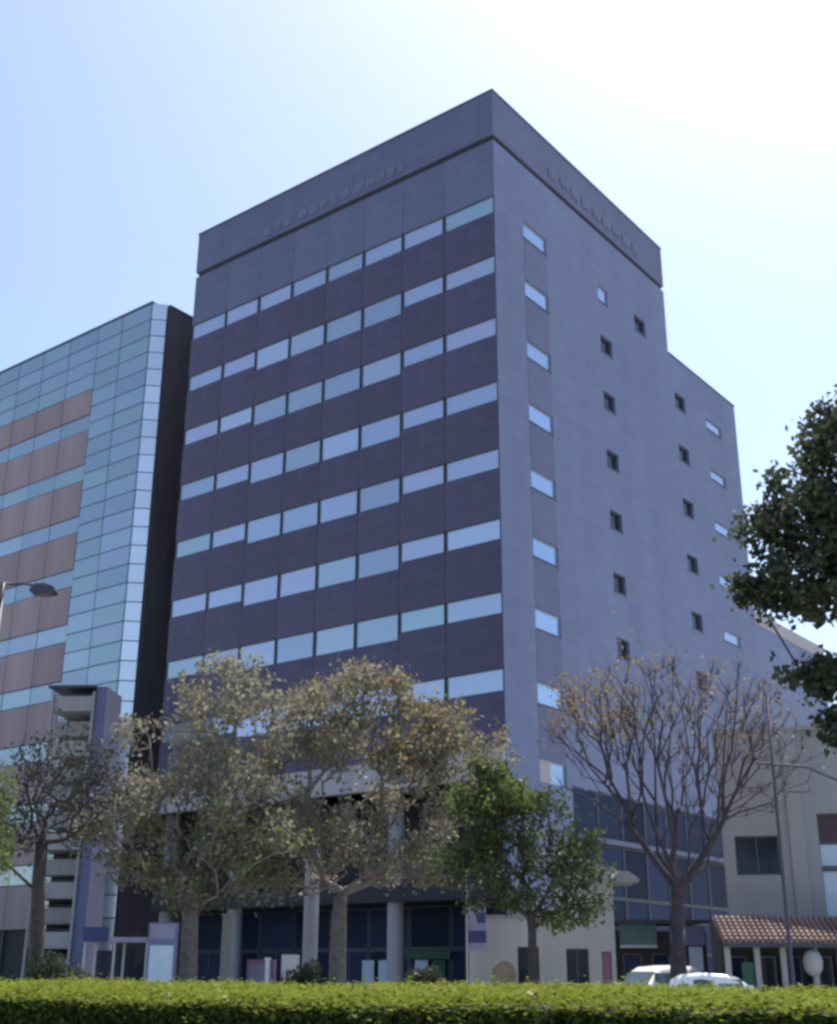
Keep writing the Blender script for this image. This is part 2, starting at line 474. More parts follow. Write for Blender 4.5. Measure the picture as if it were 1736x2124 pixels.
# arcade under the fascia: columns, recessed glazed shop front, panels coloured as lit panes
for u in COLS:
    cyl = MB().tube([(u, -0.9, 0.1), (u, -0.9, 5.0), (u, -0.9, 10.398)], 0.42, 18)
    link('column', cyl.mesh('column', 'concrete', True), tower)
boxpart('canopy_beam', 'core', tower, 0.4, WL, -3.9, -0.3, 5.0, 5.8)
for i in range(9):
    u = 0.6 + i * 2.68
    for j, (za, hh) in enumerate(((0.15, 2.7), (2.9, 2.05))):
        window(tower, 2.6, hh, (u, -3.6, za), None, 'podium', 1 if j == 0 else 0, 'shop', 0.1)
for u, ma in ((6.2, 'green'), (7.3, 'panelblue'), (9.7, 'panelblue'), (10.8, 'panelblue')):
    boxpart('lit_shop_panel', ma, tower, u, u + 0.8, -3.5, -3.45, 0.2, 2.35)  # pale panels carry the lit look of the shop windows in their colour
boxpart('shop_sign', 'green', tower, 5.8, 8.6, -3.45, -3.3, 2.4, 2.75)

# faint raised lettering on the parapet (too blurred in the photograph to be read)
def glyph(w, h, seed):
    r = random.Random(seed); m = MB(); s = 0.09
    m.box(0, w, 0.0, 0.06, h * .45, h * .45 + s)
    m.box(w * .45, w * .45 + s, 0.0, 0.062, 0, h)
    if r.random() < .7: m.box(0, w, 0, 0.058, h - s, h)
    if r.random() < .6: m.box(0, s, 0, 0.064, 0, h * .8)
    if r.random() < .6: m.box(w - s, w, 0, 0.066, h * .1, h)
    if r.random() < .5: m.box(0, w, 0, 0.056, 0, s)
    return m
xs = [18.3, 17.4, 16.5, 15.2, 14.3, 13.4, 12.5, 11.6, 10.3, 9.5, 8.7, 7.9, 7.1]
for i, u in enumerate(xs):
    link('sign_letter', glyph(0.6, 0.55, i).mesh('letter', 'letter'), par, (u - .66, 0.022, 47.5))
for i in range(9):
    u = 6.0 + i * 1.32
    link('sign_letter', glyph(0.8, 0.6, 40 + i).mesh('letter', 'letter'), par, (-0.022, -u - 0.9, 47.75), (0, 0, math.pi / 2))

# ------------------------------------------------------------------ the glazed office block on the left
gp = onL(28.55)
gb = thing('glass_office_block', 'glass-fronted office block with brick-red bands left of the dark tower', 'building', gp, TROT)
GT = 46.35
CH = 0.8                      # chamfered glass corner: from (CH,0) back to (0,-CH)
GU = [CH, 3.95, 6.65, 9.95, 13.15, 16.25, 19.45, 22.65, 25.85]
GW = GU[-1]
mb = MB().prism([(CH + .02, -0.25), (GW, -0.25), (GW, -24), (0.25, -24), (0.25, -CH - .1)], 'z', 0, GT - 0.1)
link('wall', mb.mesh('core', 'core'), gb)
boxpart('side_wall', 'sideblack', gb, -0.06, 0.24, -24, -CH - 0.12, 0, GT - 0.15)
boxpart('coping', 'frame', gb, CH - 0.05, GW, -0.6, 0.06, GT + 0.0, GT + 0.14)
boxpart('coping', 'frame', gb, -0.1, 0.3, -24, -CH - 0.1, GT - 0.147, GT - 0.02)
gpan = {}
def gpane(name, w, h, loc, mat, rot=0, jit=0.004):
    k = (round(w, 3), round(h, 3), mat)
    if k not in gpan: gpan[k] = MB().box(0.035, w - 0.035, -0.12, 0, 0.035, h - 0.035).mesh(name, mat)
    o = link(name, gpan[k], gb, loc, (random.uniform(-jit, jit), 0, rot + random.uniform(-jit, jit)))
    return o
# mullion grid stands behind the joints
mg = MB()
for u in GU: mg.box(u - 0.03, u + 0.03, -0.22, -0.03, 0.1, GT - 0.02)
link('mullion_frame', mg.mesh('mullions', 'frame'), gb)
PZ = FL / 3
nz = int(GT // PZ)
for j in range(nz):
    za = GT - PZ * (j + 1)
    for c in (0, 1): gpane('glass_panel', GU[c + 1] - GU[c], PZ, (GU[c], 0, za), 'curtain')
    # the corner strip turns 45 degrees
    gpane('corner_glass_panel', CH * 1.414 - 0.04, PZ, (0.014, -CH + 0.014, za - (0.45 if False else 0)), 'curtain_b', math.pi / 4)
for c in range(2, 8):
    w = GU[c + 1] - GU[c]
    for j in range(4): gpane('glass_panel', w, PZ * 0.96, (GU[c], 0, GT - PZ * 0.96 * (j + 1)), 'curtain')
    zt = GT - 4 * PZ * 0.96
    gpane('brick_spandrel', w, zt - 39.32, (GU[c], 0.02, 39.32), 'red', 0, 0.0)
    for r in range(9):
        top = 39.3 - FL * r
        gpane('window_panel', w, 1.22, (GU[c], -0.03, top - 1.22), 'curtain')
        if top - FL > 3: gpane('brick_spandrel', w, FL - 1.22, (GU[c], 0.02, top - FL), 'red', 0, 0.0)
        else: gpane('brick_spandrel', w, top - 1.22 - 0.2, (GU[c], 0.02, 0.2), 'red', 0, 0.0)

# ------------------------------------------------------------------ outside stair tower in front of the glazed block
st = thing('stair_tower', 'open concrete stair tower with stacked pale landings before the glass block', 'stair tower', (-21.3, 71.0, 0.12), R(-4))
SW, SD = 2.6, 2.6
for k in range(13):
    z = 0.2 + k * 1.30
    side = (k % 2)
    boxpart('landing', 'concrete', st, 0, SW, 0 + side * 0.9, SD, z, z + 0.16)
    lp = boxpart('landing_parapet', 'concrete', st, 0.02, SW - 0.02, 0.0 + side * 0.9, 0.12 + side * 0.9, z + 0.163, z + 0.86)
    boxpart('rail', 'metal', lp, 0.05, SW - 0.05, 0.03 + side * 0.9, 0.08 + side * 0.9, z + 0.93, z + 0.98)
boxpart('stair_wall', 'core', st, 0.1, SW - 0.1, SD + 0.003, SD + 0.3, 0, 17.1)
boxpart('shaft_wall', 'slate', st, SW + 0.003, SW + 0.62, 0, SD + 0.3, 0, 17.2)
for x in (0.0, SW - 0.16):
    boxpart('post', 'concrete', st, x + 0.0, x + 0.14, -0.16, -0.004, 0, 16.9)
boxpart('stair_roof', 'metal', st, -0.2, SW - 0.002, -0.3, SD + 0.3, 17.12, 17.25)

# ------------------------------------------------------------------ small pale gatehouse in front of the tower
gh = thing('gatehouse', 'pale concrete gatehouse with dark door and window below the tower corner', 'building', (2.0, 46.0, 0.12))
GHO = [(1.55, 2.3, 0.0, 2.45), (3.25, 4.05, 0.7, 2.4), (4.5, 4.85, 0.0, 2.3)]
m = MB()
us = [0, 1.55, 2.3, 3.25, 4.05, 4.5, 4.85, 5.0]
for a, b in zip(us, us[1:]):
    op = [o for o in GHO if o[0] == a]
    if not op: m.box(a, b, 0, 0.3, 0, 3.4 if b <= 3.25 else 5.05)
    else:
        z = op[0][2]
        if z: m.box(a, b, 0, 0.3, 0, z)
        m.box(a, b, 0, 0.3, op[0][3], 3.4 if b <= 3.25 else 5.05)
m.box(0.002, 3.248, 0.302, 4.0, 0, 3.4); m.box(3.25, 5.0, 0.302, 4.0, 0, 5.05)
link('wall', m.mesh('wall', 'palegrey'), gh)
boxpart('door', 'glass_d', gh, 1.57, 2.28, 0.12, 0.2, 0.0, 2.43)
wf = link('window', frame_mesh(0.8, 1.7, 0.05, 0.1, 'frame', 1), gh, (3.25, 0.22, 0.7))
boxpart('pane', 'glass_d', wf, 0.02, 0.78, -0.06, -0.03, 0.02, 1.68)
boxpart('door', 'pink', gh, 4.51, 4.84, 0.1, 0.18, 0.0, 2.28)
boxpart('coping', 'concrete', gh, -0.06, 3.3, -0.06, 4.06, 3.403, 3.52)
boxpart('coping', 'concrete', gh, 3.2, 5.06, -0.062, 4.06, 5.053, 5.17)
aw = MB().prism([(4.9, 4.75), (5.15, 5.0), (5.5, 4.98), (5.85, 4.75), (5.85, 4.62), (4.9, 4.62)], 'y', -0.7, 1.5)
link('awning', aw.mesh('awning', 'concrete'), gh)

bn = thing('banner', 'tall blue and white vertical banner beside the pale gatehouse', 'banner', (1.72, 45.0, 0.12))
link('pole', MB().tube([(0, 0, 0), (0, 0, 5.1)], 0.05).mesh('pole', 'galv', True), bn)
bb = boxpart('cloth', 'lilac', bn, 0.06, 0.68, -0.02, 0.02, 2.3, 4.95)
for z, h, x, w in ((4.5, .4, .06, .3), (3.75, .5, .1, .45), (3.2, .35, .36, .3), (2.55, .4, .06, .62)):
    boxpart('printed_mark', 'blue', bb, x, x + w, -0.026, -0.021, z, z + h)

mo = thing('stone_marker', 'round-topped tan stone marker in front of the gatehouse', 'stone', (2.95, 44.4, 0.12))
pr = [(-0.36, 0), (0.36, 0), (0.40, 1.3)] + [(0.40 * math.cos(t), 1.55 + 0.42 * math.sin(t)) for t in np.linspace(0.1, math.pi - 0.1, 9)] + [(-0.40, 1.3)]
link('slab', MB().prism(pr, 'y', -0.15, 0.15).mesh('slab', 'stone'), mo)
boxpart('plinth', 'concrete', mo, -0.55, 0.55, -0.35, 0.35, -0.02, 0.14)

# ------------------------------------------------------------------ dark parking kiosk behind the bare tree
kk = thing('parking_kiosk', 'dark low kiosk with teal and blue fascia behind the bare tree', 'kiosk', (7.35, 49.0, 0.12))
boxpart('wall', 'core', kk, 0, 3.6, 0.3, 3.5, 0, 3.1)
boxpart('fascia', 'teal', kk, 0.3, 1.7, 0.12, 0.297, 2.55, 3.35)
boxpart('fascia_trim', 'alu', kk, 0.3, 1.7, 0.08, 0.118, 2.5, 2.6)
boxpart('sign', 'blue2', kk, 2.2, 3.5, 0.05, 0.297, 2.6, 3.3)
boxpart('sign', 'panelblue', kk, 2.9, 3.4, 0.15, 0.298, 1.7, 2.55)
boxpart('roof', 'metal', kk, -0.2, 3.8, -0.1, 3.7, 3.36, 3.5)
for x in (0.4, 1.5, 2.1):
    wf = link('window', frame_mesh(0.7, 1.4, 0.05, 0.08, 'frame', 0), kk, (x, 0.297, 0.9), (0, 0, 0))
    boxpart('pane', 'podium', wf, 0.02, 0.68, 0.0, 0.003, 0.02, 1.38)

# ------------------------------------------------------------------ beige building on the right
bg = thing('beige_building', 'plain beige rendered building with a dark window at the right edge', 'building', (10.6, 44.0, 0.12), R(-14))
m = MB()
m.box(0, 0.4, 0, 0.3, 0, 9.6); m.box(0.4, 1.85, 0, 0.3, 0, 4.75); m.box(0.4, 1.85, 0, 0.3, 6.05, 9.6); m.box(1.85, 2.25, 0, 0.3, 0, 9.6)
m.box(0, 2.25, 0.302, 9, 0, 9.6)
link('wall', m.mesh('wall', 'beige'), bg)
boxpart('pilaster', 'beige2', bg, 2.253, 2.75, -0.12, 8.5, 0, 9.6)
m = MB()
m.box(2.753, 3.2, 0.0, 0.3, 0, 9.6); m.box(3.2, 4.7, 0.0, 0.3, 0, 3.2); m.box(3.2, 4.7, 0, 0.3, 6.75, 9.6); m.box(4.7, 6.5, 0, 0.3, 0, 9.6)
m.box(2.753, 6.5, 0.302, 9, 0, 9.6)
link('wall', m.mesh('wall', 'beige2'), bg)
wf = link('window', frame_mesh(1.45, 1.3, 0.06, 0.1, 'frame', 1), bg, (0.4, 0.28, 4.75))
boxpart('pane', 'glass_d', wf, 0.02, 1.43, -0.06, -0.02, 0.02, 1.28)
wf = link('window', frame_mesh(1.5, 1.0, 0.06, 0.1, 'frame', 0), bg, (3.2, 0.27, 5.75))
boxpart('pane', 'maroon', wf, 0.02, 1.48, -0.05, -0.02, 0.02, 0.98)
boxpart('window_panel', 'panelblue', bg, 3.22, 4.68, 0.15, 0.28, 3.22, 4.85)
boxpart('window_panel', 'panelblue', bg, 3.22, 4.68, 0.15, 0.28, 5.02, 5.72)
boxpart('transom', 'frame', bg, 3.2, 4.7, 0.05, 0.29, 4.87, 5.0)
boxpart('coping', 'concrete', bg, -0.08, 6.6, -0.16, 9.1, 9.603, 9.76)
# ------------------------------------------------------------------ shop with the clay tile canopy
sp = thing('tile_canopy_shop', 'low shop front under a sloping red clay tile canopy', 'shop', (9.35, 40.0, 0.12))
SWD = 5.6
tl = MB()
for s in range(7):                     # one roll of tiles, stepped down the slope
    f0, f1 = s / 7, (s + 1) / 7
    y0, y1 = 0.95 - 1.25 * f0, 0.95 - 1.25 * f1 - 0.05
    za, zb = 3.25 - 0.75 * f0, 3.25 - 0.75 * f1
    n = len(tl.v)
    for (yy, zz, rr) in ((y0, za, 0.068), (y1, zb + 0.02, 0.076)):
        for t in np.linspace(0, math.pi, 6): tl.v.append((rr * math.cos(t), yy, zz + rr * math.sin(t)))
    for i in range(5): tl.f.append((n + i, n + i + 1, n + 7 + i, n + 6 + i))
    tl.f.append(tuple(n + 6 + i for i in range(6)))
tlm = tl.mesh('tile_row', 'tile')
slab = MB().prism([(0.95, 3.24), (0.95, 3.1), (-0.32, 2.36), (-0.32, 2.49)], 'x', 0, SWD)
can = link('canopy', slab.mesh('canopy', 'tile'), sp)
for i in range(32): link('tile_row', tlm, can, (0.09 + i * 0.174, 0, 0))
boxpart('gutter', 'metal', sp, -0.05, SWD, -0.42, -0.325, 2.33, 2.43)
boxpart('wall', 'core', sp, 0.2, SWD, 0.9, 2.3, 0, 3.2)
for x in (0.05, 0.95, 1.75, 2.7, 3.5, 4.6):
    boxpart('post', 'concrete', sp, x, x + 0.16, -0.16, 0.0, 0, 2.34)
for i, x in enumerate((0.25, 1.15, 1.95, 2.9, 3.7)):
    w = 0.66
    wf = link('window', frame_mesh(w, 2.0, 0.05, 0.08, 'frame', 0), sp, (x, 0.8, 0.1))
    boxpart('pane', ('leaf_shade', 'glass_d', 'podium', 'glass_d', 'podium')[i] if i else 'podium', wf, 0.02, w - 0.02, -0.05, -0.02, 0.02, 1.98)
boxpart('planter_wall', 'concrete', sp, 1.2, 3.4, -0.5, -0.2, 0, 1.05)
boxpart('menu_board', 'green', sp, 0.55, 0.9, -0.1, -0.04, 0.5, 1.9)
ln = thing('paper_lantern', 'pale oval paper lantern hanging under the tile canopy', 'lantern', (12.05, 39.85, 1.62))
lb = MB()
for i, t in enumerate(np.linspace(0, math.pi, 10)):
    rr = 0.05 + 0.24 * math.sin(t) + (0.012 if i % 2 else 0)
    for k in range(14): lb.v.append((rr * math.cos(2 * math.pi * k / 14), rr * math.sin(2 * math.pi * k / 14), -0.38 * math.cos(t) + 0.4))
for i in range(9):
    for k in range(14): lb.f.append((i * 14 + k, i * 14 + (k + 1) % 14, (i + 1) * 14 + (k + 1) % 14, (i + 1) * 14 + k))
link('shade', lb.mesh('shade', 'beige2', True), ln)
link('cap', MB().tube([(0, 0, 0.77), (0, 0, 0.83)], 0.09, 12).mesh('cap', 'metal'), ln)
link('hook', MB().tube([(0, 0, 0.8), (0, 0, 0.95)], 0.012, 6).mesh('hook', 'metal'), ln)

# ------------------------------------------------------------------ two white vehicles parked behind the hedge
def vehicle(name, label, cat, loc, rz, prof, ws, sides, hw=0.72):
    """prof: side outline (x forward is -x); ws: windscreen foot and head (x, z); sides: side windows (x0, x1, z0, z1)"""
    van = thing(name, label, cat, loc, rz, 'white vehicles parked behind the hedge')
    vb = MB(); k = len(prof)
    rings = ((-hw, .955, .90), (-hw + .05, .985, .96), (-hw + .16, 1, 1), (hw - .16, 1, 1), (hw - .05, .985, .96), (hw, .955, .90))
    for y, sx, sz in rings:
        for x, z in prof:
            lean = 1.0 if z < 1.0 else 1.0 - 0.22 * (z - 1.0)      # glasshouse leans inwards
            vb.v.append((x * sx, y * lean, 0.28 + (z - 0.28) * (sz if z > 1.0 else 1)))
    for a in range(len(rings) - 1):
        for i in range(k): vb.f.append((a * k + i, a * k + (i + 1) % k, (a + 1) * k + (i + 1) % k, (a + 1) * k + i))
    vb.f.append(tuple(range(k))[::-1]); vb.f.append(tuple(range((len(rings) - 1) * k, len(rings) * k)))
    link('body', vb.mesh('body', 'carwhite', True), van)
    (x0, z0), (x1, z1) = ws
    wsd = MB()
    for d in (0.0, 0.03):
        wsd.v += [(x0 - .02 + d, -hw + .14, z0), (x0 - .02 + d, hw - .14, z0), (x1 - .02 + d, hw - .2, z1), (x1 - .02 + d, -hw + .2, z1)]
    wsd.f = [(0, 1, 2, 3), (7, 6, 5, 4), (0, 4, 5, 1), (1, 5, 6, 2), (2, 6, 7, 3), (3, 7, 4, 0)]
    link('windshield', wsd.mesh('windshield', 'windscreen'), van)
    for sy in (-1, 1):
        for a, b, c, d in sides:
            w = MB(); yb = (hw + .006) * sy; yt = (hw - 0.10) * sy
            w.v = [(a, yb, c), (b, yb, c), (b - .05, yt, d), (a + .07, yt, d)]
            w.v += [(x, y - .05 * sy, z) for x, y, z in w.v]
            w.f = [(0, 1, 2, 3), (7, 6, 5, 4), (0, 4, 5, 1), (1, 5, 6, 2), (2, 6, 7, 3), (3, 7, 4, 0)]
            link('side_window', w.mesh('side_window', 'windscreen'), van)
        fx = prof[1][0]
        boxpart('headlight', 'alu', van, fx - .03, fx + .05, min(.36 * sy, .62 * sy), max(.36 * sy, .62 * sy), 0.66, 0.82)
        boxpart('mirror', 'carwhite', van, x0 + .22, x0 + .36, min((hw + .02) * sy, (hw + .2) * sy), max((hw + .02) * sy, (hw + .2) * sy), z0 + .02, z0 + .2)
        for x in (-1.0, 1.05):
            wl = link('wheel', MB().tube([(x, (hw - .14) * sy, .27), (x, (hw + .02) * sy, .27)], 0.27, 18).mesh('tyre', 'rubber', True), van)
            link('rim', MB().tube([(x, (hw + .015) * sy, .27), (x, (hw + .03) * sy, .27)], 0.17, 14).mesh('rim', 'alu'), wl)
    boxpart('number_plate', 'paint', van, fx - .06, fx - .045, -0.17, 0.17, 0.42, 0.54)
    return van
vehicle('parked_van', 'white minivan with dark windscreen parked left of the bare tree trunk', 'van', (8.0, 43.4, 0.12), R(38),
        [(-1.6, 0.28), (-1.66, 0.6), (-1.62, 0.95), (-1.38, 1.08), (-0.78, 1.66), (-0.5, 1.78), (0.4, 1.84), (1.2, 1.80), (1.5, 1.66), (1.64, 1.0), (1.66, 0.35), (1.6, 0.25)],
        ((-1.36, 1.10), (-0.80, 1.64)), ((-0.95, -0.1, 1.1, 1.6), (0.0, 0.75, 1.1, 1.62), (0.83, 1.38, 1.1, 1.58)))
vehicle('parked_hatchback', 'low white hatchback parked right of the bare tree trunk', 'car', (8.85, 37.9, 0.12), R(172),
        [(-1.6, 0.28), (-1.7, 0.55), (-1.66, 0.80), (-1.45, 0.93), (-0.95, 1.04), (-0.35, 1.46), (0.0, 1.56), (0.7, 1.60), (1.2, 1.55), (1.5, 1.40), (1.66, 0.95), (1.66, 0.35), (1.6, 0.25)],
        ((-0.93, 1.06), (-0.38, 1.44)), ((-0.5, 0.25, 1.06, 1.42), (0.33, 0.95, 1.06, 1.46), (1.02, 1.4, 1.08, 1.38)))

# ------------------------------------------------------------------ bus shelter, panel, machines, poles on the left
bs = thing('bus_shelter', 'flat-roofed dark bus shelter left of the blue-white panel', 'bus shelter', (-10.25, 40.0, 0.12))
boxpart('roof', 'lilac', bs, 0, 2.1, -0.1, 1.5, 2.42, 2.56)
for x in (0.05, 0.95, 1.95):
    for y in (0.0, 1.35): boxpart('post', 'alu', bs, x, x + 0.07, y, y + 0.07, 0, 2.418)
for i in range(2): boxpart('back_panel', 'glass_d', bs, 0.13 + i * 0.92, 0.93 + i * 0.92, 1.36, 1.39, 0.2, 2.2)
b_ = boxpart('bench', 'concrete', bs, 0.3, 1.8, 0.9, 1.25, 0.42, 0.5)
for x in (0.45, 1.55): boxpart('leg', 'metal', b_, x, x + 0.08, 1.0, 1.15, 0, 0.418)
boxpart('fascia_sign', 'blue', bs, 0.02, 0.8, -0.13, -0.103, 2.43, 2.85)

ip = thing('information_panel', 'upright pale blue information panel with lilac header', 'panel', (-8.15, 39.8, 0.12))
boxpart('casing', 'blue2', ip, -0.06, 0.82, 0, 0.22, 0, 2.98)
boxpart('face', 'panelblue', ip, 0.02, 0.74, -0.03, -0.002, 0.25, 2.32)
boxpart('header', 'lilac', ip, 0.0, 0.76, -0.034, -0.003, 2.5, 2.94)

vm = thing('vending_machine', 'faded magenta vending machine under the trees', 'vending machine', (-5.95, 46.0, 0.12))
boxpart('cabinet', 'pink', vm, 0, 0.95, 0, 0.7, 0, 2.0)
boxpart('display', 'lilac', vm, 0.08, 0.87, -0.02, -0.002, 1.1, 1.85)
boxpart('slot', 'metal', vm, 0.2, 0.75, -0.025, -0.003, 0.3, 0.5)
pg = thing('white_notice_board', 'small white notice board beside the pale concrete pillar', 'notice board', (-5.35, 48.5, 0.12))
boxpart('board', 'white', pg, 0.35, 1.0, -0.03, 0.03, 1.15, 2.2)
for x in (0.4, 0.92): boxpart('leg', 'alu', pg, x, x + 0.05, 0.033, 0.08, 0, 2.1)

cp = thing('concrete_pillar', 'tall pale round concrete pillar between the two budding trees', 'pillar', (-4.25, 52.0, 0.12))
link('shaft', MB().tube([(0, 0, 0.3), (0, 0, 3), (0, 0, 6.4)], 0.30, 20).mesh('shaft', 'concrete', True), cp)
link('base', MB().tube([(0, 0, -.02), (0, 0, 1.6)], 0.38, 20).mesh('base', 'metal', True), cp)
for X, Y, h, w, lab in ((-6.55, 45.0, 3.4, 0.34, 'short square concrete gatepost right of the left budding trunk'), (-4.95, 43.5, 1.95, 0.13, 'slim white post by the magenta machine')):
    gpo = thing('gatepost', lab, 'post', (X, Y, 0.12))
    boxpart('shaft', 'concrete' if w > .2 else 'white', gpo, -w / 2, w / 2, -w / 2, w / 2, 0, h)
    boxpart('cap', 'concrete' if w > .2 else 'white', gpo, -w / 2 - .03, w / 2 + .03, -w / 2 - .03, w / 2 + .03, h + 0.002, h + 0.08)

lp = thing('street_lamp', 'dark street lamp with a flat head at the left edge', 'street lamp', (-15.0, 42.0, 0.12))
link('pole', MB().tube([(0.2, 0, 0), (0.2, 0, 6), (0.2, 0, 14.55)], [0.14, 0.12, 0.09], 12).mesh('pole', 'metal', True), lp)
link('arm', MB().tube([(0.2, 0, 14.5), (0.9, 0, 14.52), (1.5, 0, 14.46)], 0.045, 8).mesh('arm', 'metal', True), lp)
hd = MB()
hp = [(1.2, 14.22), (1.24, 14.40), (1.38, 14.50), (1.75, 14.49), (2.05, 14.38), (2.16, 14.2), (2.1, 14.12), (1.3, 14.14)]
hd.prism(hp, 'y', -0.16, 0.16)
h_ = link('lamp_head', hd.mesh('lamp_head', 'metal'), lp)
boxpart('lens', 'lens', h_, 1.34, 2.04, -0.12, 0.12, 14.07, 14.13)

pl = thing('utility_pole', 'slim grey utility pole with a drooping bracket in front of the beige building', 'utility pole', (10.85, 38.0, 0.12))
link('pole', MB().tube([(0, 0, 0), (0.02, 0, 5), (0.05, 0, 9.8)], [0.065, 0.055, 0.045], 12).mesh('pole', 'galv', True), pl)
link('crossarm', MB().tube([(-0.5, -.12, 7.6), (1.0, -.12, 7.5), (2.6, -.12, 6.8)], 0.04, 8).mesh('crossarm', 'galv'), pl)

# ------------------------------------------------------------------ trees
def grow(trunk, pts, bf):
    """join scattered points to the trunk by shortest path with a bias to short routes from the root"""
    nodes = [np.array(p, float) for p in trunk]
    par = [-1] + list(range(len(trunk) - 1))
    plen = [0.0]
    for i in range(1, len(nodes)): plen.append(plen[-1] + np.linalg.norm(nodes[i] - nodes[i - 1]))
    n = len(pts)
    best = np.full(n, 1e9); bp = np.zeros(n, int); done = np.zeros(n, bool)
    st0 = max(1, len(trunk) // 2)
    for i in range(st0, len(nodes)):
        d = np.linalg.norm(pts - nodes[i], axis=1) + bf * plen[i]
        m = d < best; best[m] = d[m]; bp[m] = i
    for _ in range(n):
        j = int(np.argmin(np.where(done, 1e9, best)))
        done[j] = True
        pa = bp[j]; nodes.append(pts[j]); par.append(pa)
        plen.append(plen[pa] + np.linalg.norm(pts[j] - nodes[pa]))
        k = len(nodes) - 1
        d = np.linalg.norm(pts - pts[j], axis=1) + bf * plen[k]
        m = (d < best) & ~done; best[m] = d[m]; bp[m] = k
    return np.array(nodes), np.array(par)

def skeleton(nodes, par, rtip, rmax, ex, nt):
    n = len(nodes)
    w = np.zeros(n); kids = np.zeros(n, int)
    for i in range(1, n): kids[par[i]] += 1
    for i in range(n - 1, 0, -1):
        if kids[i] == 0: w[i] = 1
        w[par[i]] += w[i]
    r = rtip * np.maximum(w, 1) ** (1 / ex)
    return np.minimum(r, rmax), kids

def tubes(nodes, par, r, sel, sides):
    v = []; f = []
    for i in sel:
        p = par[i]
        if p < 0: continue
        a, b = nodes[p], nodes[i]
        d = b - a; L = np.linalg.norm(d)
        if L < 1e-4: continue
        d = d / L
        u = np.cross(d, (0, 0, 1) if abs(d[2]) < .9 else (1, 0, 0)); u /= np.linalg.norm(u); w = np.cross(d, u)
        ra = min(r[p], r[i] * 1.35); rb = r[i]
        n0 = len(v)
        for (c, rr) in ((a, ra), (b + d * rb * .3, rb)):
            for k in range(sides):
                t = 2 * math.pi * k / sides
                v.append(c + (u * math.cos(t) + w * math.sin(t)) * rr)
        for k in range(sides):
            j = (k + 1) % sides
            f.append((n0 + k, n0 + j, n0 + sides + j, n0 + sides + k))
    return v, f

def leaves(name, pos, size, mat, droop=0.3, sizevar=0.35, up=None):
    """leaf-shaped faces at pos: four corners, slightly folded"""
    n = len(pos)
    a = rng.normal(size=(n, 3)); a[:, 2] -= droop
    a /= np.linalg.norm(a, axis=1)[:, None]
    b = rng.normal(size=(n, 3))
    if up is not None:
        a[:, 2] *= (1 - up); a /= np.linalg.norm(a, axis=1)[:, None]
        b = b * (1 - up) + np.cross(a, np.array([0, 0, 1.0])) * up * 2
    b -= a * np.sum(a * b, axis=1)[:, None]; b /= np.linalg.norm(b, axis=1)[:, None] + 1e-9
    nn = np.cross(a, b)
    s = size * (1 + sizevar * rng.uniform(-1, 1, n))[:, None]
    V = np.empty((n, 4, 3))
    V[:, 0] = pos - a * s * .5
    V[:, 1] = pos + b * s * .32 + nn * s * .08
    V[:, 2] = pos + a * s * .5
    V[:, 3] = pos - b * s * .32 + nn * s * .08
    me = bpy.data.meshes.new(name)
    me.vertices.add(n * 4); me.vertices.foreach_set('co', V.astype(np.float32).ravel())
    me.loops.add(n * 4); me.loops.foreach_set('vertex_index', np.arange(n * 4, dtype=np.int32))
    me.polygons.add(n); me.polygons.foreach_set('loop_start', np.arange(0, n * 4, 4, dtype=np.int32))
    me.polygons.foreach_set('loop_total', np.full(n, 4, dtype=np.int32))
    me.update(calc_edges=True)
    me.materials.append(M[mat])
    return me

def pymesh(name, v, f, mat, smooth=True):
    me = bpy.data.meshes.new(name); me.from_pydata([tuple(p) for p in v], [], f); me.materials.append(M[mat])
    if smooth: me.polygons.foreach_set('use_smooth', [True] * len(me.polygons))
    me.update(); return me

def boughs(seed, env, n, r0, r1):
    """n separate boughs scattered through an envelope of ellipsoids"""
    g = np.random.default_rng(seed); out = []
    while len(out) < n:
        c, r = env[g.integers(0, len(env))]
        d = g.normal(size=3); d /= np.linalg.norm(d)
        p = np.array(c) + d * g.uniform(.25, .92) * np.array(r)
        q = g.uniform(r0, r1)
        if all(np.linalg.norm(p - o[0]) > .75 * (q + o[1][0]) * .8 for o in out): out.append((tuple(p), (q * 1.15, q * 1.15, q * .8)))
    return out

def in_blobs(blobs, n, shell=0.0, equal=False):
    """points in a set of ellipsoids (centre, radii), number by volume"""
    vol = np.array([b[1][0] * b[1][1] * b[1][2] for b in blobs]); vol = vol ** (0.25 if equal else 1.0); vol = vol / vol.sum()
    out = []
    for (c, r), q in zip(blobs, vol):
        k = max(3, int(n * q))
        d = rng.normal(size=(k, 3)); d /= np.linalg.norm(d, axis=1)[:, None]
        rad = (shell + (1 - shell) * rng.uniform(0, 1, k)) ** (1 / 3 if shell == 0 else 0.6)
        out.append(np.array(c) + d * rad[:, None] * np.array(r))
    return np.concatenate(out)

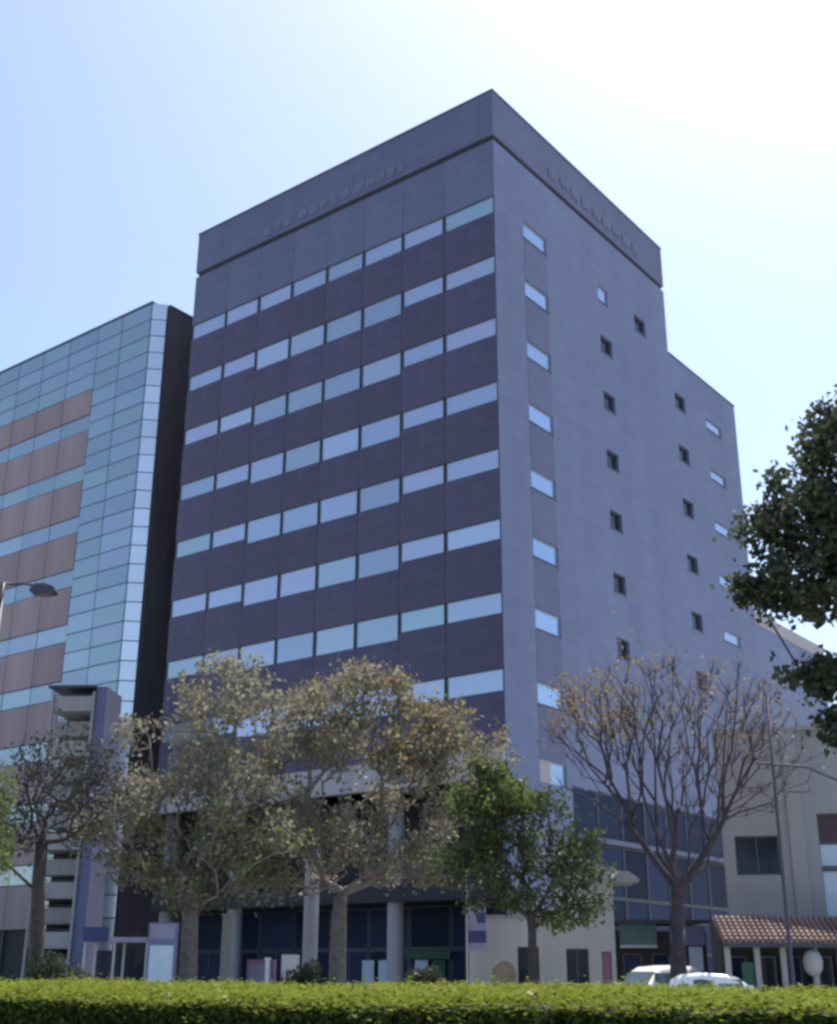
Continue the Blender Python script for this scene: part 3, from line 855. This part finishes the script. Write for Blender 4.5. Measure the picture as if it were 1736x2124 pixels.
def tree(name, label, loc, trunk, blobs, npts, nleaf, leafsize, leafmat, bark='bark', bf=0.45, rtip=0.012, rmax=0.3, ex=2.3,
         spread=0.14, group=None, droop=0.3, accent=None, extra_twig=0, shell=0.0, clump=3.0, equal=False):
    t = thing(name, label, 'tree', loc, 0, group)
    pts = in_blobs(blobs, npts, shell, equal)
    nodes, par = grow(trunk, pts, bf)
    # let limbs bow instead of running ruler-straight
    nodes[len(trunk):] += rng.normal(size=(len(nodes) - len(trunk), 3)) * 0.03
    nt = len(trunk)
    r, kids = skeleton(nodes, par, rtip, rmax, ex, nt)
    for i in range(nt): r[i] = rmax * (1.25 if i == 0 else 1.0 - 0.35 * i / nt)
    # trunk
    tm = MB().tube([tuple(nodes[i]) for i in range(nt)], [r[i] for i in range(nt)], 12)
    link('trunk', tm.mesh('trunk', bark, True), t)
    big = [i for i in range(nt, len(nodes)) if r[i] > rtip * 2.2]
    small = [i for i in range(nt, len(nodes)) if r[i] <= rtip * 2.2]
    v, f = tubes(nodes, par, r, big, 7)
    v2, f2 = tubes(nodes, par, r, small, 4)
    f += [tuple(x + len(v) for x in q) for q in f2]; v += v2
    tips = np.array([nodes[i] for i in small if kids[i] <= 1])
    if extra_twig:
        idx = rng.integers(0, len(tips), extra_twig)
        out = nodes[0] + np.array([0, 0, 3.0])
        for p in tips[idx]:
            d = (p - out); d = d / np.linalg.norm(d) + rng.normal(size=3) * .45; d[2] += .25; d /= np.linalg.norm(d)
            L = rng.uniform(.25, .75); s = rtip * .55
            u = np.cross(d, rng.normal(size=3)); u /= np.linalg.norm(u); w = np.cross(d, u)
            n0 = len(v)
            v += [p + u * s, p - u * s * .5 + w * s * .8, p - u * s * .5 - w * s * .8, p + d * L]
            f += [(n0, n0 + 1, n0 + 3), (n0 + 1, n0 + 2, n0 + 3), (n0 + 2, n0, n0 + 3)]
            if rng.random() < .5: tips = np.vstack([tips, p + d * L * rng.uniform(.5, 1)])
    link('limbs', pymesh('limbs', v, f, bark), t)
    if nleaf:
        # leaves gather in small sprays round the twig ends
        w = rng.uniform(0, 1, len(tips)) ** clump
        k = rng.choice(len(tips), nleaf, p=w / w.sum())
        pos = tips[k] + rng.normal(size=(nleaf, 3)) * spread
        o = link('crown', leaves('crown', pos, leafsize, leafmat, droop), t)
    if accent:
        am, an, fn = accent
        sel = tips[np.array([fn(p) for p in tips])]
        if len(sel):
            k = rng.integers(0, len(sel), an)
            link('young_or_lit_leaves', leaves('young_or_lit_leaves', sel[k] + rng.normal(size=(an, 3)) * spread, leafsize, am, droop), t)  # accent leaves; on the evergreen they paint its sunlit top
    return t

# left budding tree
ENV1 = [((0.2, 0, 7.6), (3.7, 2.9, 3.2)), ((-1.9, 0.2, 5.7), (2.2, 2.2, 1.9)), ((2.0, 0, 5.7), (2.5, 2.2, 2.0)), ((0.8, 0, 10.2), (2.5, 1.8, 1.8)), ((0.2, -0.4, 4.5), (2.0, 1.6, 0.9))]
tree('budding_tree', 'wide budding tree with olive leaves and thick trunk beside the blue-white panel', (-7.3, 42.0, 0.12),
     [(0, 0, -.1), (0.02, 0, 1), (-0.02, 0.02, 2.2), (-0.05, 0, 3.3), (0, 0, 4.0)],
     boughs(3, ENV1, 54, 0.45, 0.95),
     1400, 8400, 0.19, 'leaf_mix', bf=0.4, rtip=0.011, rmax=0.33, group='budding street trees', extra_twig=4800, spread=0.17, clump=2.0, equal=True,
     accent=('leaf_lime', 1500, lambda p: p[2] < 6.5 and rng.random() < .35))
# right budding tree
ENV2 = [((0.6, 0, 8.0), (3.6, 3.0, 3.2)), ((2.8, 0.2, 7.8), (2.5, 2.2, 2.2)), ((-1.4, 0, 9.4), (2.2, 2.0, 2.3)), ((1.0, 0, 11.0), (2.6, 1.9, 1.7)), ((3.6, 0, 9.0), (1.9, 1.6, 1.5)), ((2.5, -0.3, 5.2), (2.1, 2.0, 1.5)), ((-1.3, 0, 5.2), (1.9, 2.0, 1.6))]
tree('budding_tree', 'tallest budding tree with olive and rusty leaves in front of the tower', (-2.75, 45.0, 0.12),
     [(0, 0, -.1), (0.02, 0, 1), (0.04, 0.02, 2.2), (0.05, 0, 3.4), (0.1, 0, 4.2)],
     boughs(8, ENV2, 62, 0.45, 1.0),
     1600, 9800, 0.19, 'leaf_mix', bf=0.4, rtip=0.011, rmax=0.33, group='budding street trees', extra_twig=5400, spread=0.17, clump=2.0, equal=True,
     accent=('leaf_orange', 2400, lambda p: p[2] > 8.2 and (p[0] > 1.6 or rng.random() < .35)))
# round evergreen
tree('evergreen_tree', 'small dense evergreen tree with thin trunk before the pale gatehouse', (3.55, 40.0, 0.12),
     [(0, 0, -.1), (0.03, 0, 1), (-0.02, 0, 2), (0.0, 0, 2.8), (-0.1, 0, 3.6)],
     boughs(5, [((-0.7, 0, 6.0), (1.9, 1.7, 1.6)), ((0.7, 0.1, 4.7), (1.7, 1.5, 1.3)), ((-1.6, 0, 4.9), (1.4, 1.4, 1.3)), ((1.2, -0.1, 3.2), (1.0, 1.0, 0.55)), ((-0.6, 0, 3.9), (1.4, 1.3, 0.8))], 30, 0.4, 0.75),
     900, 8000, 0.16, 'leaf_green', bark='bark_d', bf=0.35, rtip=0.012, rmax=0.16, spread=0.15, clump=2.5, equal=True, extra_twig=600, accent=('leaf_lime', 2200, lambda p: p[2] > 6.3))  # lime leaves put the sunlight on the crown top into colour
# bare vase-shaped tree
tree('bare_tree', 'almost leafless vase-shaped tree with fanning branches before the grey flank', (7.95, 40.0, 0.12),
     [(0, 0, -.1), (0.0, 0, 0.8), (0.02, 0, 1.6), (0.05, 0.0, 2.3), (0.1, 0, 2.9)],
     [((0.6, 0, 9.3), (3.8, 3.0, 2.0)), ((-2.2, 0, 8.6), (1.7, 1.8, 2.2)), ((3.0, 0, 8.2), (1.8, 1.8, 2.1)), ((0.3, 0, 7.0), (2.4, 2.2, 1.6)), ((0.3, 0, 5.0), (1.4, 1.3, 1.0))],
     560, 300, 0.12, 'leaf_mix', bark='bark_v', bf=0.7, rtip=0.013, rmax=0.30, ex=2.05, spread=0.24, extra_twig=3600,
     accent=('leaf_orange', 1900, lambda p: p[2] > 8.8 and (p[0] < -1.0 or rng.random() < .3)))
# dark trees at the left
tree('shade_tree', 'dark-trunked sombre tree standing before the stair tower', (-10.4, 36.0, 0.12),
     [(0, 0, -.1), (0.0, 0, 1.2), (-0.1, 0, 2.4), (-0.2, 0, 3.6), (-0.25, 0, 5.0)],
     [((0.2, 0, 6.7), (1.8, 1.7, 1.1)), ((1.2, 0, 5.6), (1.2, 1.3, 1.2)), ((-1.1, 0, 5.6), (1.2, 1.3, 1.3))],
     430, 2300, 0.13, 'leaf_shade', bark='bark_d', bf=0.4, rtip=0.012, rmax=0.24, spread=0.18, extra_twig=900)
tree('young_tree', 'pale lime-leaved tree cut off by the left edge of the picture', (-11.9, 33.0, 0.12),
     [(0, 0, -.1), (0.0, 0, 1.2), (0.05, 0, 2.4), (0.1, 0, 3.4)],
     [((0.0, 0, 5.6), (1.3, 1.4, 1.7)), ((0.3, 0, 4.2), (1.2, 1.2, 1.0))],
     400, 4500, 0.12, 'leaf_lime', bf=0.4, rtip=0.01, rmax=0.14, spread=0.16)
# big tree at the right edge: trunk stands out of frame, its boughs reach in
tree('overhanging_tree', 'dark leafy boughs reaching in from the right edge against the sky', (10.2, 20.0, 0.0),
     [(0, 0, -.1), (0.0, 0, 1.5), (-0.1, 0, 3.2), (-0.3, 0, 4.8), (-0.5, 0, 6.4), (-0.9, 0, 7.6), (-1.2, 0, 8.8)],
     [((-3.0, 0, 9.7), (1.0, 1.0, 0.9)), ((-2.7, 0.2, 10.7), (0.65, 0.8, 0.55)), ((-3.7, 0, 8.9), (0.85, 0.9, 0.65)), ((-4.1, 0.1, 7.75), (0.62, 0.7, 0.45)), ((-3.2, 0, 7.9), (0.9, 0.8, 0.6)),
      ((-2.6, 0, 8.6), (0.9, 0.9, 0.95)), ((-3.5, 0, 6.2), (0.6, 0.5, 0.22)), ((-3.1, -0.1, 5.4), (0.4, 0.45, 0.3)), ((-0.5, 0, 10.4), (1.8, 1.8, 1.5)), ((0.8, 0, 8.2), (1.8, 1.8, 1.5))],
     1000, 19000, 0.135, 'leaf_dark', bark='bark_d', bf=0.3, rtip=0.012, rmax=0.28, spread=0.13, clump=2.5, droop=0.5, equal=True)

# low dark shrubs along the far pavement
for X, Y, w, h, lab in ((-9.55, 35.0, 1.3, 2.0, 'dark low shrub at the foot of the dark-trunked tree'), (-3.9, 43.2, 0.9, 1.9, 'dark shrub in front of the tall pale pillar'), (0.2, 45.5, 1.0, 1.75, 'small dark shrub right of the tallest budding trunk')):
    sh = thing('shrub', lab, 'shrub', (X, Y, 0.12), 0, 'shrubs on the far pavement')
    bl = [((random.uniform(-.5, .5) * w, random.uniform(-.3, .3), h * random.uniform(.35, .8)), (w * .4, .45, h * .26)) for _ in range(7)]
    q = in_blobs(bl, 2600)
    st_ = MB()
    for p in q[::60]: st_.tube([(0, 0, 0), tuple(p * np.array([.5, .5, .6])), tuple(p)], [0.03, 0.018, 0.008], 5)
    link('stem', st_.mesh('stem', 'bark_d'), sh)
    link('foliage', leaves('foliage', q, 0.12, 'leaf_dark'), sh)

# ------------------------------------------------------------------ clipped hedge in the foreground
hg = thing('hedge', 'long clipped hedge with sunlit yellow-green top in the foreground', 'hedge')
hang = math.atan2(-5.0, 8.6)
hc = Vector((0.0, 10.3, 0))
hx = Vector((math.cos(hang), math.sin(hang), 0)); hy = Vector((-math.sin(hang), math.cos(hang), 0))
HL, HDP = 16.0, 1.85                       # half length, half depth
def hedge_top(a, b):
    e = (HDP - np.abs(b)) / 0.35
    edge = np.clip(1 - e, 0, 1) ** 2 * 0.035
    return 1.489 + 0.010 * np.sin(a * 1.3 + b) + 0.008 * np.sin(a * 3.1 - b * 2) + 0.014 * b - edge
nx, ny = 120, 20
hv = []; hf = []
for i in range(nx + 1):
    a = -HL + 2 * HL * i / nx
    for j in range(ny + 1):
        b = -HDP + 0.14 + (2 * HDP - 0.2) * j / ny
        p = hc + hx * a + hy * b; hv.append((p.x, p.y, float(hedge_top(np.array(a), np.array(b))) - 0.05))
for i in range(nx):
    for j in range(ny): hf.append((i * (ny + 1) + j, (i + 1) * (ny + 1) + j, (i + 1) * (ny + 1) + j + 1, i * (ny + 1) + j + 1))
for j0 in (0, ny):
    base = len(hv)
    for i in range(nx + 1):
        x, y, z = hv[i * (ny + 1) + j0]; hv.append((x + (hy.x * .16 if j0 == 0 else 0), y + (hy.y * .16 if j0 == 0 else 0), 0.1))
    for i in range(nx): hf.append((i * (ny + 1) + j0, (i + 1) * (ny + 1) + j0, base + i + 1, base + i))
link('twig_mass', pymesh('twig_mass', hv, hf, 'hedge_core', False), hg)
n = 120000
a = rng.uniform(-9, 9, n); b = rng.uniform(-HDP - .03, HDP + .03, n)
z = hedge_top(a, np.clip(b, -HDP, HDP)) + rng.normal(size=n) * 0.022 - 0.01
n2 = 42000
a2 = rng.uniform(-9, 9, n2); b2 = -HDP + 0.10 + rng.normal(size=n2) * 0.03
z2 = 1.41 - np.abs(rng.normal(size=n2)) * 0.42; z2 = np.maximum(z2, 0.12)
grow_n = np.sin(a * 2.7 + 1.3 * np.sin(b * 1.9)) * np.sin(a * 6.1 + b * 3.3) + 0.5 * np.sin(a * 13.0 - b * 7)
z += 0.012 * grow_n + np.where(rng.random(n) < .012, rng.uniform(.02, .07, n), 0)
z -= np.where((grow_n < -0.75) & (rng.random(n) < .7), 0.09, 0)
A = np.concatenate([a, a2]); B = np.concatenate([b, b2]); Z = np.concatenate([z, z2])
P = np.stack([hc.x + hx.x * A + hy.x * B, hc.y + hx.y * A + hy.y * B, Z], 1)
for nm, q, flat, ml in (('sunlit_top_leaves', P[:n], 0.75, 'leaf_hedge_lit'), ('foliage', P[n:], 0.0, 'leaf_hedge')):  # top leaves coloured lighter than the front to carry the sunlight
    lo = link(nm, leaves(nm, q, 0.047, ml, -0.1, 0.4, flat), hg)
    lo['kind'] = 'stuff'
